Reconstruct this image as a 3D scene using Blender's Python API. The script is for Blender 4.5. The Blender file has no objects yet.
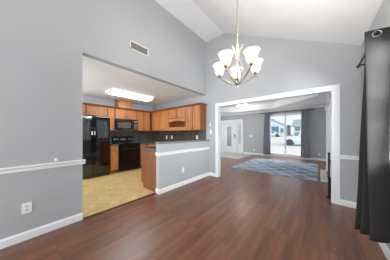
import bpy, bmesh, math, random
from mathutils import Vector, Matrix
random.seed(4)
C = bpy.context.scene.collection
SC = bpy.context.scene
R = math.radians

# ------------------------------------------------------------------ camera
cam = bpy.data.cameras.new('camera')
camo = bpy.data.objects.new('camera', cam); C.objects.link(camo)
camo.location = (0, 0, 1.245)
camo.rotation_euler = (R(90), 0, R(40.5))
cam.sensor_width = 36.0
cam.lens = 145.0 / 390.0 * 36.0
cam.shift_y = 4.0 / 390.0
cam.clip_start = 0.05
SC.camera = camo

# ------------------------------------------------------------------ world, light, exposure
SC.view_settings.view_transform = 'Standard'
SC.view_settings.look = 'None'
SC.view_settings.gamma = 1.0
SC.view_settings.use_curve_mapping = False
SC.view_settings.exposure = 0.0

W = bpy.data.worlds.new('sky'); SC.world = W; W.use_nodes = True
nt = W.node_tree; nt.nodes.clear()
out = nt.nodes.new('ShaderNodeOutputWorld'); bg = nt.nodes.new('ShaderNodeBackground')
tc = nt.nodes.new('ShaderNodeTexCoord'); sep = nt.nodes.new('ShaderNodeSeparateXYZ')
rmp = nt.nodes.new('ShaderNodeValToRGB')
rmp.color_ramp.elements[0].position = 0.0; rmp.color_ramp.elements[0].color = (0.66, 0.72, 0.76, 1)
rmp.color_ramp.elements[1].position = 0.35; rmp.color_ramp.elements[1].color = (0.42, 0.62, 0.78, 1)
nz = nt.nodes.new('ShaderNodeTexNoise'); nz.inputs['Scale'].default_value = 5.0; nz.inputs['Detail'].default_value = 4.0
cr = nt.nodes.new('ShaderNodeValToRGB')
cr.color_ramp.elements[0].position = 0.42; cr.color_ramp.elements[0].color = (0, 0, 0, 1)
cr.color_ramp.elements[1].position = 0.68; cr.color_ramp.elements[1].color = (1, 1, 1, 1)
mx = nt.nodes.new('ShaderNodeMixRGB'); mx.inputs['Color2'].default_value = (0.76, 0.8, 0.82, 1)
nt.links.new(tc.outputs['Generated'], sep.inputs[0]); nt.links.new(sep.outputs['Z'], rmp.inputs[0])
nt.links.new(tc.outputs['Generated'], nz.inputs['Vector']); nt.links.new(nz.outputs['Fac'], cr.inputs[0])
nt.links.new(cr.outputs[0], mx.inputs['Fac']); nt.links.new(rmp.outputs[0], mx.inputs['Color1'])
nt.links.new(mx.outputs[0], bg.inputs['Color']); bg.inputs['Strength'].default_value = 1.5
nt.links.new(bg.outputs[0], out.inputs[0])

def lamp(name, kind, loc, power, color=(1, 1, 1), size=0.1, rot=(0, 0, 0), size_y=None):
    l = bpy.data.lights.new(name, kind); l.energy = power; l.color = color
    if kind == 'AREA':
        l.size = size
        if size_y: l.shape = 'RECTANGLE'; l.size_y = size_y
    else:
        l.shadow_soft_size = size
    o = bpy.data.objects.new(name, l); o.location = loc; o.rotation_euler = rot
    C.objects.link(o); return o

sun = lamp('sun', 'SUN', (0, -20, 30), 2.2, (1.0, 0.98, 0.95), 0.1, (R(38), 0, R(-12)))
sun.data.angle = R(4)
# area lamps boosting window daylight; rear, side and kitchen ones are added fill
lamp('fill_dining_rear', 'AREA', (-1.05, -3.15, 1.45), 115, (0.93, 0.97, 1.0), 2.8, (R(108), 0, 0), 2.2)  # added fill lamp at the unbuilt rear of the dining room
lamp('daylight_dining_window', 'AREA', (1.7, 1.0, 1.75), 310, (0.91, 0.96, 1.0), 1.2, (R(90), 0, R(72)), 1.3)
lamp('fill_living_side', 'AREA', (-6.8, 6.2, 1.7), 140, (0.95, 0.98, 1.0), 2.4, (R(70), 0, R(-90)), 1.5)  # added fill lamp shining in through the added side window
lamp('daylight_living_window', 'AREA', (-1.36, 10.3, 3.6), 300, (0.95, 0.98, 1.0), 3.0, (R(-48), 0, 0), 1.2)
lamp('fill_kitchen_side', 'AREA', (-4.3, -1.2, 1.1), 62, (0.82, 0.92, 1.0), 1.6, (R(108), 0, 0), 1.8)  # added fill lamp behind the added kitchen doorway

# ------------------------------------------------------------------ materials
MATS = {}
def newmat(name):
    m = bpy.data.materials.new(name); m.use_nodes = True
    n = m.node_tree; b = n.nodes.get('Principled BSDF'); MATS[name] = m
    return m, n, b
def N(n, t, **kw):
    x = n.nodes.new(t)
    for k, v in kw.items():
        if k in x.inputs: x.inputs[k].default_value = v
        else: setattr(x, k, v)
    return x
def S(h):   # sRGB 0-255 -> linear
    return tuple(((c/255.)/12.92 if c/255. <= 0.04045 else ((c/255.+0.055)/1.055)**2.4) for c in h) + (1.0,)
def plain(name, rgb, rough=0.5, metal=0.0, var=0.06, scale=8.0, bump=0.0, spec=0.5, coat=0.0, ior=1.5):
    m, n, b = newmat(name)
    c = S(rgb)
    t = N(n, 'ShaderNodeTexCoord'); z = N(n, 'ShaderNodeTexNoise', Scale=scale, Detail=3.0)
    n.links.new(t.outputs['Object'], z.inputs['Vector'])
    r = N(n, 'ShaderNodeValToRGB')
    r.color_ramp.elements[0].position = 0.3; r.color_ramp.elements[1].position = 0.7
    r.color_ramp.elements[0].color = tuple(v*(1-var) for v in c[:3]) + (1,)
    r.color_ramp.elements[1].color = tuple(min(1, v*(1+var)) for v in c[:3]) + (1,)
    n.links.new(z.outputs['Fac'], r.inputs[0]); n.links.new(r.outputs[0], b.inputs['Base Color'])
    b.inputs['Roughness'].default_value = rough; b.inputs['Metallic'].default_value = metal
    b.inputs['Specular IOR Level'].default_value = spec; b.inputs['IOR'].default_value = ior
    b.inputs['Coat Weight'].default_value = coat; b.inputs['Coat Roughness'].default_value = 0.04
    if bump:
        z2 = N(n, 'ShaderNodeTexNoise', Scale=scale*14, Detail=2.0); bp = N(n, 'ShaderNodeBump', Strength=bump, Distance=0.01)
        n.links.new(t.outputs['Object'], z2.inputs['Vector']); n.links.new(z2.outputs['Fac'], bp.inputs['Height'])
        n.links.new(bp.outputs[0], b.inputs['Normal'])
    return m
def emis(name, rgb, strength):
    m, n, b = newmat(name)
    b.inputs['Base Color'].default_value = S(rgb); b.inputs['Emission Color'].default_value = S(rgb)
    b.inputs['Emission Strength'].default_value = strength; b.inputs['Roughness'].default_value = 0.3
    return m

plain('wall_paint', (180, 181, 183), 0.75, var=0.015, scale=2.0, bump=0.04, spec=0.2)
plain('ceiling_paint', (242, 243, 244), 0.9, var=0.02, scale=3.0, bump=0.25, spec=0.1)
plain('white_trim', (238, 239, 240), 0.35, var=0.01)
plain('white_plastic', (240, 240, 238), 0.3, var=0.01)
plain('slot_grey', (120, 120, 122), 0.5)
plain('black_gloss', (6, 6, 7), 0.06, var=0.1, coat=0.0, ior=1.75)
plain('black_enamel', (9, 9, 10), 0.22, var=0.1, spec=0.35)
plain('black_satin', (16, 16, 17), 0.3, var=0.1)
plain('black_iron', (14, 14, 15), 0.4, var=0.1)
plain('dark_glass', (14, 15, 16), 0.12, var=0.05)
plain('microwave_screen', (78, 75, 70), 0.25, var=0.1)
plain('chrome', (210, 210, 212), 0.2, metal=1.0, var=0.02)
plain('bright_handle', (225, 225, 228), 0.25, metal=0.7, var=0.02)
plain('warm_nickel', (214, 206, 190), 0.22, metal=0.85, var=0.03)
plain('bronze_arm', (160, 148, 130), 0.3, metal=0.85, var=0.05)
plain('gold_brown', (150, 118, 78), 0.3, metal=0.8, var=0.05)
plain('vent_brown', (178, 168, 156), 0.6, var=0.05)
plain('vent_dark', (112, 106, 100), 0.8, var=0.05)
plain('cream_frame', (226, 222, 214), 0.4, var=0.02)
plain('transition_strip', (74, 46, 32), 0.4, var=0.1)
plain('bar_top', (126, 125, 127), 0.25, var=0.25, scale=60, coat=0.3)
plain('granite', (88, 87, 88), 0.22, var=0.5, scale=90, coat=0.3)
plain('white_door', (226, 228, 230), 0.4, var=0.01)
plain('door_glass', (150, 153, 157), 0.25, var=0.08, scale=20)
plain('sidelight_glass', (196, 200, 205), 0.2, var=0.1, scale=10)
plain('car_white', (214, 222, 230), 0.25, var=0.02, coat=1.0)
plain('car_window', (64, 88, 110), 0.1, var=0.05)
plain('tyre', (62, 76, 90), 0.7, var=0.1)
plain('hub', (170, 178, 186), 0.3, metal=0.6)
plain('road', (188, 186, 186), 0.9, var=0.05)
plain('house_roof', (190, 186, 190), 0.85, var=0.12, scale=12)
plain('house_roof_grey', (150, 154, 162), 0.85, var=0.12, scale=12)
plain('house_blue', (92, 128, 160), 0.7, var=0.05)
plain('house_pale', (206, 216, 226), 0.7, var=0.05)
plain('house_white', (235, 238, 240), 0.6, var=0.02)
plain('house_window', (118, 128, 142), 0.2, var=0.1)
plain('tree_bark', (96, 84, 76), 0.9, var=0.2)
plain('lamp_white', (236, 236, 234), 0.35, var=0.01)
emis('diffuser', (246, 250, 255), 7.0)
emis('bulb', (255, 244, 226), 3.0)

# frosted shade glass: glows and lets part of the bulb's light through
m, n, b = newmat('shade_glass')
b.inputs['Base Color'].default_value = S((250, 248, 243)); b.inputs['Roughness'].default_value = 0.35
b.inputs['Emission Color'].default_value = S((255, 250, 241)); b.inputs['Emission Strength'].default_value = 0.2
tr = N(n, 'ShaderNodeBsdfTransparent'); ms = N(n, 'ShaderNodeMixShader'); ms.inputs[0].default_value = 0.62
o_ = n.nodes.get('Material Output')
n.links.new(tr.outputs[0], ms.inputs[1]); n.links.new(b.outputs[0], ms.inputs[2]); n.links.new(ms.outputs[0], o_.inputs['Surface'])

# window glass
m, n, b = newmat('window_glass')
n.nodes.remove(b); o_ = n.nodes.get('Material Output')
tr = N(n, 'ShaderNodeBsdfTransparent'); tr.inputs[0].default_value = (0.97, 0.98, 0.98, 1)
gl = N(n, 'ShaderNodeBsdfGlossy', Roughness=0.02); fr = N(n, 'ShaderNodeFresnel', IOR=1.25)
ms = N(n, 'ShaderNodeMixShader')
geo = N(n, 'ShaderNodeNewGeometry'); ff = N(n, 'ShaderNodeMath', operation='MULTIPLY_ADD', use_clamp=True); ff.inputs[1].default_value = -1.0
n.links.new(geo.outputs['Backfacing'], ff.inputs[0]); n.links.new(fr.outputs[0], ff.inputs[2])
n.links.new(ff.outputs[0], ms.inputs[0]); n.links.new(tr.outputs[0], ms.inputs[1]); n.links.new(gl.outputs[0], ms.inputs[2])
n.links.new(ms.outputs[0], o_.inputs['Surface'])

def wood(name, dark, light, axis='Z', rough=0.4, scale=1.0, coat=0.12):
    m, n, b = newmat(name)
    t = N(n, 'ShaderNodeTexCoord'); mp = N(n, 'ShaderNodeMapping')
    s = [22*scale]*3; s['XYZ'.index(axis)] = 1.6*scale
    mp.inputs['Scale'].default_value = s
    z = N(n, 'ShaderNodeTexNoise', Scale=1.0, Detail=6.0, Roughness=0.6)
    z.inputs['Distortion'].default_value = 0.6
    r = N(n, 'ShaderNodeValToRGB')
    r.color_ramp.elements[0].position = 0.28; r.color_ramp.elements[0].color = S(dark)
    r.color_ramp.elements[1].position = 0.72; r.color_ramp.elements[1].color = S(light)
    n.links.new(t.outputs['Object'], mp.inputs[0]); n.links.new(mp.outputs[0], z.inputs['Vector'])
    n.links.new(z.outputs['Fac'], r.inputs[0]); n.links.new(r.outputs[0], b.inputs['Base Color'])
    b.inputs['Roughness'].default_value = rough; b.inputs['Coat Weight'].default_value = coat; b.inputs['Coat Roughness'].default_value = 0.15
    return m
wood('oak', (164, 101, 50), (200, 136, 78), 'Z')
wood('oak_shaded', (116, 66, 33), (148, 90, 48), 'Z')  # oak darkened so door gaps and cabinet sides carry painted shade
plain('wall_paint_lit', (210, 214, 222), 0.75, var=0.015, scale=2.0, bump=0.04, spec=0.2)  # wall paint made lighter and cooler, daylight on this wall put into its colour
wood('oak_rail', (164, 101, 50), (200, 136, 78), 'Y')
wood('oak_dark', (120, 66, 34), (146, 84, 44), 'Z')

# wood plank floor, boards along y
m, n, b = newmat('wood_floor')
t = N(n, 'ShaderNodeTexCoord'); mp = N(n, 'ShaderNodeMapping'); mp.inputs['Rotation'].default_value = (0, 0, R(90))
br = N(n, 'ShaderNodeTexBrick', Scale=1.0)
br.inputs['Brick Width'].default_value = 0.62; br.inputs['Row Height'].default_value = 0.072
br.inputs['Mortar Size'].default_value = 0.0012; br.inputs['Mortar Smooth'].default_value = 0.2
br.inputs['Color1'].default_value = (0, 0, 0, 1); br.inputs['Color2'].default_value = (1, 1, 1, 1); br.inputs['Mortar'].default_value = (0.5, 0.5, 0.5, 1)
br.offset = 0.37; br.offset_frequency = 1
n.links.new(t.outputs['Object'], mp.inputs[0]); n.links.new(mp.outputs[0], br.inputs['Vector'])
mp2 = N(n, 'ShaderNodeMapping'); mp2.inputs['Scale'].default_value = (16, 1.1, 1)
gz = N(n, 'ShaderNodeTexNoise', Scale=1.6, Detail=8.0, Roughness=0.65); gz.inputs['Distortion'].default_value = 0.8
n.links.new(t.outputs['Object'], mp2.inputs[0])
addv = N(n, 'ShaderNodeVectorMath', operation='ADD'); scl = N(n, 'ShaderNodeVectorMath', operation='SCALE'); scl.inputs['Scale'].default_value = 30.0
n.links.new(br.outputs['Color'], scl.inputs[0]); n.links.new(mp2.outputs[0], addv.inputs[0]); n.links.new(scl.outputs[0], addv.inputs[1])
n.links.new(addv.outputs[0], gz.inputs['Vector'])
mixf = N(n, 'ShaderNodeMath', operation='MULTIPLY_ADD'); mixf.inputs[1].default_value = 0.25
sb = N(n, 'ShaderNodeSeparateColor'); n.links.new(br.outputs['Color'], sb.inputs[0])
n.links.new(sb.outputs[0], mixf.inputs[0])
mul = N(n, 'ShaderNodeMath', operation='MULTIPLY'); mul.inputs[1].default_value = 0.78
n.links.new(gz.outputs['Fac'], mul.inputs[0]); n.links.new(mul.outputs[0], mixf.inputs[2])
r = N(n, 'ShaderNodeValToRGB'); r.color_ramp.elements[0].position = 0.22; r.color_ramp.elements[0].color = S((80, 46, 28))
r.color_ramp.elements[1].position = 0.82; r.color_ramp.elements[1].color = S((148, 93, 61))
n.links.new(mixf.outputs[0], r.inputs[0])
mxm = N(n, 'ShaderNodeMixRGB'); mxm.inputs['Color2'].default_value = S((70, 44, 34))
n.links.new(br.outputs['Fac'], mxm.inputs['Fac']); n.links.new(r.outputs[0], mxm.inputs['Color1'])
n.links.new(mxm.outputs[0], b.inputs['Base Color'])
b.inputs['Roughness'].default_value = 0.4; b.inputs['Specular IOR Level'].default_value = 0.6
b.inputs['Coat Weight'].default_value = 0.35; b.inputs['Coat Roughness'].default_value = 0.24
bp = N(n, 'ShaderNodeBump', Strength=0.12, Distance=0.004); n.links.new(gz.outputs['Fac'], bp.inputs['Height']); n.links.new(bp.outputs[0], b.inputs['Normal'])

def tilefloor(name, c1, c2, mortar, size, rot, rough=0.35):
    m, n, b = newmat(name)
    t = N(n, 'ShaderNodeTexCoord'); mp = N(n, 'ShaderNodeMapping'); mp.inputs['Rotation'].default_value = (0, 0, R(rot))
    br = N(n, 'ShaderNodeTexBrick', Scale=1.0); br.offset = 0.0
    br.inputs['Brick Width'].default_value = size; br.inputs['Row Height'].default_value = size
    br.inputs['Mortar Size'].default_value = size*0.02; br.inputs['Mortar Smooth'].default_value = 0.4
    br.inputs['Color1'].default_value = S(c1); br.inputs['Color2'].default_value = S(c2); br.inputs['Mortar'].default_value = S(mortar)
    z = N(n, 'ShaderNodeTexNoise', Scale=14.0, Detail=5.0); ov = N(n, 'ShaderNodeMixRGB', blend_type='OVERLAY'); ov.inputs['Fac'].default_value = 0.55
    n.links.new(t.outputs['Object'], mp.inputs[0]); n.links.new(mp.outputs[0], br.inputs['Vector']); n.links.new(t.outputs['Object'], z.inputs['Vector'])
    n.links.new(br.outputs['Color'], ov.inputs['Color1']); n.links.new(z.outputs['Color'], ov.inputs['Color2'])
    bw = N(n, 'ShaderNodeRGBToBW'); n.links.new(z.outputs['Color'], bw.inputs[0]); n.links.new(bw.outputs[0], ov.inputs['Color2'])
    n.links.new(ov.outputs[0], b.inputs['Base Color']); b.inputs['Roughness'].default_value = rough
    return m
tilefloor('vinyl', (210, 182, 126), (200, 170, 112), (184, 152, 96), 0.15, 45, 0.4)
tilefloor('entry_tile', (188, 186, 180), (176, 174, 170), (150, 148, 146), 0.33, 0, 0.4)
tilefloor('hearth_tile', (226, 226, 226), (216, 216, 216), (180, 180, 180), 0.1, 0, 0.4)
tilefloor('backsplash_tile', (92, 82, 72), (70, 62, 55), (50, 45, 41), 0.1, 0, 0.3)

m, n, b = newmat('straw_lawn')
t = N(n, 'ShaderNodeTexCoord'); z = N(n, 'ShaderNodeTexNoise', Scale=1.4, Detail=8.0, Roughness=0.7)
r = N(n, 'ShaderNodeValToRGB'); r.color_ramp.elements[0].position = 0.3; r.color_ramp.elements[0].color = S((196, 184, 170))
r.color_ramp.elements[1].position = 0.7; r.color_ramp.elements[1].color = S((232, 220, 208))
n.links.new(t.outputs['Object'], z.inputs['Vector']); n.links.new(z.outputs['Fac'], r.inputs[0]); n.links.new(r.outputs[0], b.inputs['Base Color'])
b.inputs['Roughness'].default_value = 0.95

def fabric(name, rgb, scale=260.0, rough=0.9):
    m, n, b = newmat(name)
    t = N(n, 'ShaderNodeTexCoord'); w = N(n, 'ShaderNodeTexNoise', Scale=scale, Detail=2.0)
    c = S(rgb); r = N(n, 'ShaderNodeValToRGB'); r.color_ramp.elements[0].color = tuple(v*0.85 for v in c[:3])+(1,); r.color_ramp.elements[1].color = tuple(v*1.15 for v in c[:3])+(1,)
    n.links.new(t.outputs['Object'], w.inputs['Vector']); n.links.new(w.outputs['Fac'], r.inputs[0]); n.links.new(r.outputs[0], b.inputs['Base Color'])
    b.inputs['Roughness'].default_value = rough; b.inputs['Specular IOR Level'].default_value = 0.15
    bp = N(n, 'ShaderNodeBump', Strength=0.1, Distance=0.002); n.links.new(w.outputs['Fac'], bp.inputs['Height']); n.links.new(bp.outputs[0], b.inputs['Normal'])
    return m
fabric('curtain_grey', (62, 60, 59))
fabric('curtain_slate', (166, 169, 178))

m, n, b = newmat('rug_pattern')
t = N(n, 'ShaderNodeTexCoord'); mp = N(n, 'ShaderNodeMapping'); mp.inputs['Rotation'].default_value = (0, 0, R(45)); mp.inputs['Scale'].default_value = (1, 1, 1)
n.links.new(t.outputs['Object'], mp.inputs[0])
zz = N(n, 'ShaderNodeTexNoise', Scale=5.0, Detail=3.0)
dis = N(n, 'ShaderNodeMixRGB'); dis.inputs['Fac'].default_value = 0.12
n.links.new(t.outputs['Object'], zz.inputs['Vector']); n.links.new(mp.outputs[0], dis.inputs['Color1']); n.links.new(zz.outputs['Color'], dis.inputs['Color2'])
br = N(n, 'ShaderNodeTexBrick', Scale=1.0); br.offset = 0.0
br.inputs['Brick Width'].default_value = 0.36; br.inputs['Row Height'].default_value = 0.36; br.inputs['Mortar Size'].default_value = 0.03; br.inputs['Mortar Smooth'].default_value = 0.6
br.inputs['Color1'].default_value = S((112, 130, 150)); br.inputs['Color2'].default_value = S((156, 170, 184)); br.inputs['Mortar'].default_value = S((196, 206, 214))
n.links.new(dis.outputs[0], br.inputs['Vector'])
z3 = N(n, 'ShaderNodeTexNoise', Scale=5.5, Detail=6.0, Roughness=0.7); ov = N(n, 'ShaderNodeMixRGB', blend_type='OVERLAY'); ov.inputs['Fac'].default_value = 0.8
n.links.new(t.outputs['Object'], z3.inputs['Vector']); n.links.new(br.outputs['Color'], ov.inputs['Color1'])
bw = N(n, 'ShaderNodeRGBToBW'); n.links.new(z3.outputs['Color'], bw.inputs[0]); n.links.new(bw.outputs[0], ov.inputs['Color2'])
n.links.new(ov.outputs[0], b.inputs['Base Color']); b.inputs['Roughness'].default_value = 0.95
M = MATS

# ------------------------------------------------------------------ geometry helpers
class MB:
    def __init__(s): s.bm = bmesh.new()
    def box(s, x0, y0, z0, x1, y1, z1, bev=0.0):
        x0, x1 = sorted((x0, x1)); y0, y1 = sorted((y0, y1)); z0, z1 = sorted((z0, z1))
        v = [s.bm.verts.new(p) for p in ((x0,y0,z0),(x1,y0,z0),(x1,y1,z0),(x0,y1,z0),(x0,y0,z1),(x1,y0,z1),(x1,y1,z1),(x0,y1,z1))]
        f = [s.bm.faces.new([v[i] for i in q]) for q in ((3,2,1,0),(4,5,6,7),(0,1,5,4),(1,2,6,5),(2,3,7,6),(3,0,4,7))]
        if bev:
            es = list({e for ff in f for e in ff.edges})
            bmesh.ops.bevel(s.bm, geom=es, offset=bev, segments=2, affect='EDGES', profile=0.5)
        return s
    def prism(s, pts, vec):     # closed polygon pts (3d) pushed along vec
        vec = Vector(vec)
        a = [s.bm.verts.new(p) for p in pts]; b = [s.bm.verts.new(Vector(p)+vec) for p in pts]
        n = len(pts); fs = [s.bm.faces.new(a), s.bm.faces.new(b[::-1])]
        for i in range(n): fs.append(s.bm.faces.new((a[i], b[i], b[(i+1)%n], a[(i+1)%n])))
        bmesh.ops.recalc_face_normals(s.bm, faces=fs); return s
    def tube(s, path, r, n=8, closed=False):
        path = [Vector(p) for p in path]; rs = r if isinstance(r, (list, tuple)) else [r]*len(path)
        rings = []; up = None; L = len(path)
        for i, p in enumerate(path):
            if closed: d = path[(i+1)%L] - path[i-1]
            else: d = path[min(i+1, L-1)] - path[max(i-1, 0)]
            d.normalize()
            if up is None: up = d.orthogonal().normalized()
            up = (up - d*up.dot(d)).normalized(); sd = d.cross(up)
            rings.append([s.bm.verts.new(p + (up*math.cos(2*math.pi*k/n) + sd*math.sin(2*math.pi*k/n))*rs[i]) for k in range(n)])
        for i in range(L if closed else L-1):
            a, b = rings[i], rings[(i+1)%L]
            for k in range(n): s.bm.faces.new((a[k], a[(k+1)%n], b[(k+1)%n], b[k]))
        if not closed: s.bm.faces.new(rings[0][::-1]); s.bm.faces.new(rings[-1])
        return s
    def lathe(s, prof, c, n=24, axis=(0,0,1)):   # prof [(r,h)...] about axis through c
        ax = Vector(axis).normalized(); u = ax.orthogonal().normalized(); w = ax.cross(u); c = Vector(c); rings = []
        for r_, h in prof:
            if r_ < 1e-5: rings.append([s.bm.verts.new(c + ax*h)])
            else: rings.append([s.bm.verts.new(c + ax*h + (u*math.cos(2*math.pi*k/n)+w*math.sin(2*math.pi*k/n))*r_) for k in range(n)])
        for a, b in zip(rings, rings[1:]):
            for k in range(n):
                k2 = (k+1) % n
                if len(a) == 1 and len(b) == 1: continue
                if len(a) == 1: s.bm.faces.new((a[0], b[k2], b[k]))
                elif len(b) == 1: s.bm.faces.new((a[k], a[k2], b[0]))
                else: s.bm.faces.new((a[k], a[k2], b[k2], b[k]))
        return s
    def build(s, name, mat, parent=None, smooth=False, solid=0.0, origin=None):
        bmesh.ops.recalc_face_normals(s.bm, faces=s.bm.faces)
        if parent is not None: off = world_loc(parent)
        elif origin is not None: off = Vector(origin)
        else: off = Vector((0, 0, 0))
        bmesh.ops.translate(s.bm, verts=s.bm.verts, vec=-off)
        me = bpy.data.meshes.new(name); s.bm.to_mesh(me); s.bm.free()
        me.materials.append(mat)
        if smooth:
            me.polygons.foreach_set('use_smooth', [True]*len(me.polygons))
            try: me.set_sharp_from_angle(angle=R(40))
            except Exception: pass
        o = bpy.data.objects.new(name, me); C.objects.link(o)
        if parent is not None: o.parent = parent
        elif origin is not None: o.location = off
        if solid:
            mo = o.modifiers.new('thick', 'SOLIDIFY'); mo.thickness = solid; mo.offset = 0
        return o
def world_loc(o):
    v = Vector((0, 0, 0))
    while o is not None: v += Vector(o.location); o = o.parent
    return v
def tag(o, label, cat, group=None):
    o['label'] = label; o['category'] = cat
    if group: o['group'] = group
    return o
def thing(name, loc, label, cat, group=None):
    o = bpy.data.objects.new(name, None); C.objects.link(o); o.location = loc; o.empty_display_size = 0.1
    return tag(o, label, cat, group)
def st(o): o['kind'] = 'structure'; return o

def bez(p, n=16):     # catmull-rom through points
    p = [Vector(q) for q in p]; o = []
    q = [p[0]*2-p[1]] + p + [p[-1]*2-p[-2]]
    for i in range(len(p)-1):
        a, b, c, d = q[i:i+4]
        for k in range(n):
            t = k/n
            o.append(0.5*((2*b)+(c-a)*t+(2*a-5*b+4*c-d)*t*t+(3*b-a-3*c+d)*t**3))
    o.append(p[-1]); return o

# ------------------------------------------------------------------ key dimensions
XL = -2.625          # dining left wall face
YB = 3.60            # dining/kitchen back wall face
YB2 = 3.72
XR = 0.53            # dining right wall face
KC = 2.44            # kitchen ceiling
XRDG = -2.02; ZTOP = 4.055; ZR = 2.70
KX = -5.5            # kitchen cabinet wall
YF = 9.0             # living room far wall
LX = 0.30            # living room right wall
LC = 2.58            # living room soffit

# ------------------------------------------------------------------ floors
st(MB().box(XL-0.0, -3.0, -0.1, XR+0.12, YB2, 0).build('floor', M['wood_floor']))
st(MB().box(-6.3, YB2, -0.1, 0.75, YF+0.12, 0).build('floor_living', M['wood_floor']))
st(MB().box(KX-0.1, -0.9, -0.1, XL, YB, 0).build('floor_kitchen', M['vinyl']))
st(MB().box(-6.2, 6.85, 0, -3.05, YF, 0.006).build('floor_entry', M['entry_tile']))
st(MB().box(XL-0.02, 0.55, 0, XL+0.035, 1.80, 0.009, 0.003).build('trim_1', M['transition_strip']))

# ------------------------------------------------------------------ dining walls
poly = [(XL,-3.0,0),(XL,0.544,0),(XL,0.544,KC),(XL,YB,KC),(XL,YB,4.2),(XL,-3.0,4.2)]
st(MB().prism(poly, (-0.115,0,0)).build('wall_left', M['wall_paint']))
w = MB()
def zc(x): return ZTOP if x <= XRDG else ZTOP + (x-XRDG)*(ZR-ZTOP)/(XR-XRDG)
OX0, OX1, OZ = -2.215, 0.195, 2.045
w.box(-6.3, YB, 0, XL, YB2, 2.95)
w.prism([(XL,YB,0),(OX0,YB,0),(OX0,YB,zc(OX0)+.1),(XL,YB,zc(XL)+.1)], (0,0.12,0))
w.prism([(OX0,YB,OZ),(OX1,YB,OZ),(OX1,YB,zc(OX1)+.1),(XRDG,YB,ZTOP+.1),(OX0,YB,ZTOP+.1)], (0,0.12,0))
w.prism([(OX1,YB,0),(0.75,YB,0),(0.75,YB,zc(.75)+.1),(OX1,YB,zc(OX1)+.1)], (0,0.12,0))
st(w.build('wall_back', M['wall_paint']))
# right wall with its window opening
WY0, WY1, WZ0, WZ1 = 1.15, 2.95, 0.95, 2.08
w = MB()
w.box(XR,-3.0,0, XR+.12, WY0, 3.0).box(XR,WY1,0,XR+.12,YB,3.0).box(XR,WY0,0,XR+.12,WY1,WZ0).box(XR,WY0,WZ1,XR+.12,WY1,3.0)
st(w.build('wall_right', M['wall_paint']))
# vaulted ceiling, extended past the walls to block sun at the open rear
w = MB()
w.prism([(XL-.12,-4.6,ZTOP),(XRDG,-4.6,ZTOP),(XR+.15,-4.6,zc(XR+.15)),(XR+.15,-4.6,zc(XR+.15)+.15),(XRDG,-4.6,ZTOP+.15),(XL-.12,-4.6,ZTOP+.15)], (0,YB+4.6,0))
st(w.build('ceiling', M['ceiling_paint']))
# kitchen shell
st(MB().box(KX-.1,-0.9,KC, XL-.115, YB, KC+.1).build('ceiling_kitchen', M['ceiling_paint']))
st(MB().box(KX-.1,-0.9,0, KX, YB, KC).build('wall_kitchen', M['wall_paint_lit']))
w = MB(); w.box(KX,-0.9,0,-5.2,-0.8,KC).box(-3.4,-0.9,0,XL-.115,-0.8,KC).box(-5.2,-0.9,2.1,-3.4,-0.8,KC)  # unseen side wall; its doorway is added to let light in
st(w.build('wall_kitchen_side', M['wall_paint']))
st(MB().box(-6.0,-5.0,KC+.1,XL-.115,-0.9,KC+.2).build('sun_block_slab', M['ceiling_paint']))  # unseen slab added to keep sun out of the kitchen doorway
# half wall of the peninsula
HX0, HX1, HY0 = -2.62, -2.51, 1.80
st(MB().box(HX0, HY0, 0, HX1, YB, 1.035, 0.004).build('wall_half', M['wall_paint']))

# living room shell
w = MB(); wx0, wx1, wz0, wz1 = -2.12, -0.60, 0.14, 2.28
w.box(-6.3,YF,0, -5.46,YF+.12,LC+.3).box(-5.46,YF,2.12,-3.72,YF+.12,LC+.3).box(-3.72,YF,0,wx0,YF+.12,LC+.3)
w.box(wx0,YF,0,wx1,YF+.12,wz0).box(wx0,YF,wz1,wx1,YF+.12,LC+.3).box(wx1,YF,0,.75,YF+.12,LC+.3)
st(w.build('wall_far', M['wall_paint']))
st(MB().box(LX,YB2,0,LX+.12,YF,2.9).build('wall_living_right', M['wall_paint']))
w = MB(); ly0, ly1, lz0, lz1 = 4.8, 7.6, 0.7, 2.3
w.box(-6.3,YB2,0,-6.2,ly0,2.9).box(-6.3,ly1,0,-6.2,YF,2.9).box(-6.3,ly0,0,-6.2,ly1,lz0).box(-6.3,ly0,lz1,-6.2,ly1,2.9)
st(w.build('wall_living_left', M['wall_paint']))
# tray ceiling: soffit ring with clipped corners, raised centre
TX0, TX1, TY0, TY1, TC, TZ = -5.4, -0.02, 4.2, 8.25, 1.75, 2.86
octo = [(TX0+TC,TY0),(TX1-TC,TY0),(TX1,TY0+TC),(TX1,TY1-TC),(TX1-TC,TY1),(TX0+TC,TY1),(TX0,TY1-TC),(TX0,TY0+TC)]
x0,x1,y0,y1 = -6.2, LX, YB2, YF
w = MB()
for pg in ([(x0,y0),(x1,y0),octo[1],octo[0]], [(x1,y0),octo[2],octo[1]], [(x1,y0),(x1,y1),octo[3],octo[2]], [(x1,y1),octo[4],octo[3]],
           [(x1,y1),(x0,y1),octo[5],octo[4]], [(x0,y1),octo[6],octo[5]], [(x0,y1),(x0,y0),octo[7],octo[6]], [(x0,y0),octo[0],octo[7]]):
    w.prism([(a,b,LC) for a,b in pg], (0,0,TZ-LC))
st(w.build('ceiling_living', M['ceiling_paint']))
st(MB().box(x0,y0,TZ,x1,y1,TZ+.1).build('ceiling_tray', M['ceiling_paint']))
def crown(path, name, mat=M['white_trim']):
    return st(MB().tube(path, 0.03, 6).build(name, mat))
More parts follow.
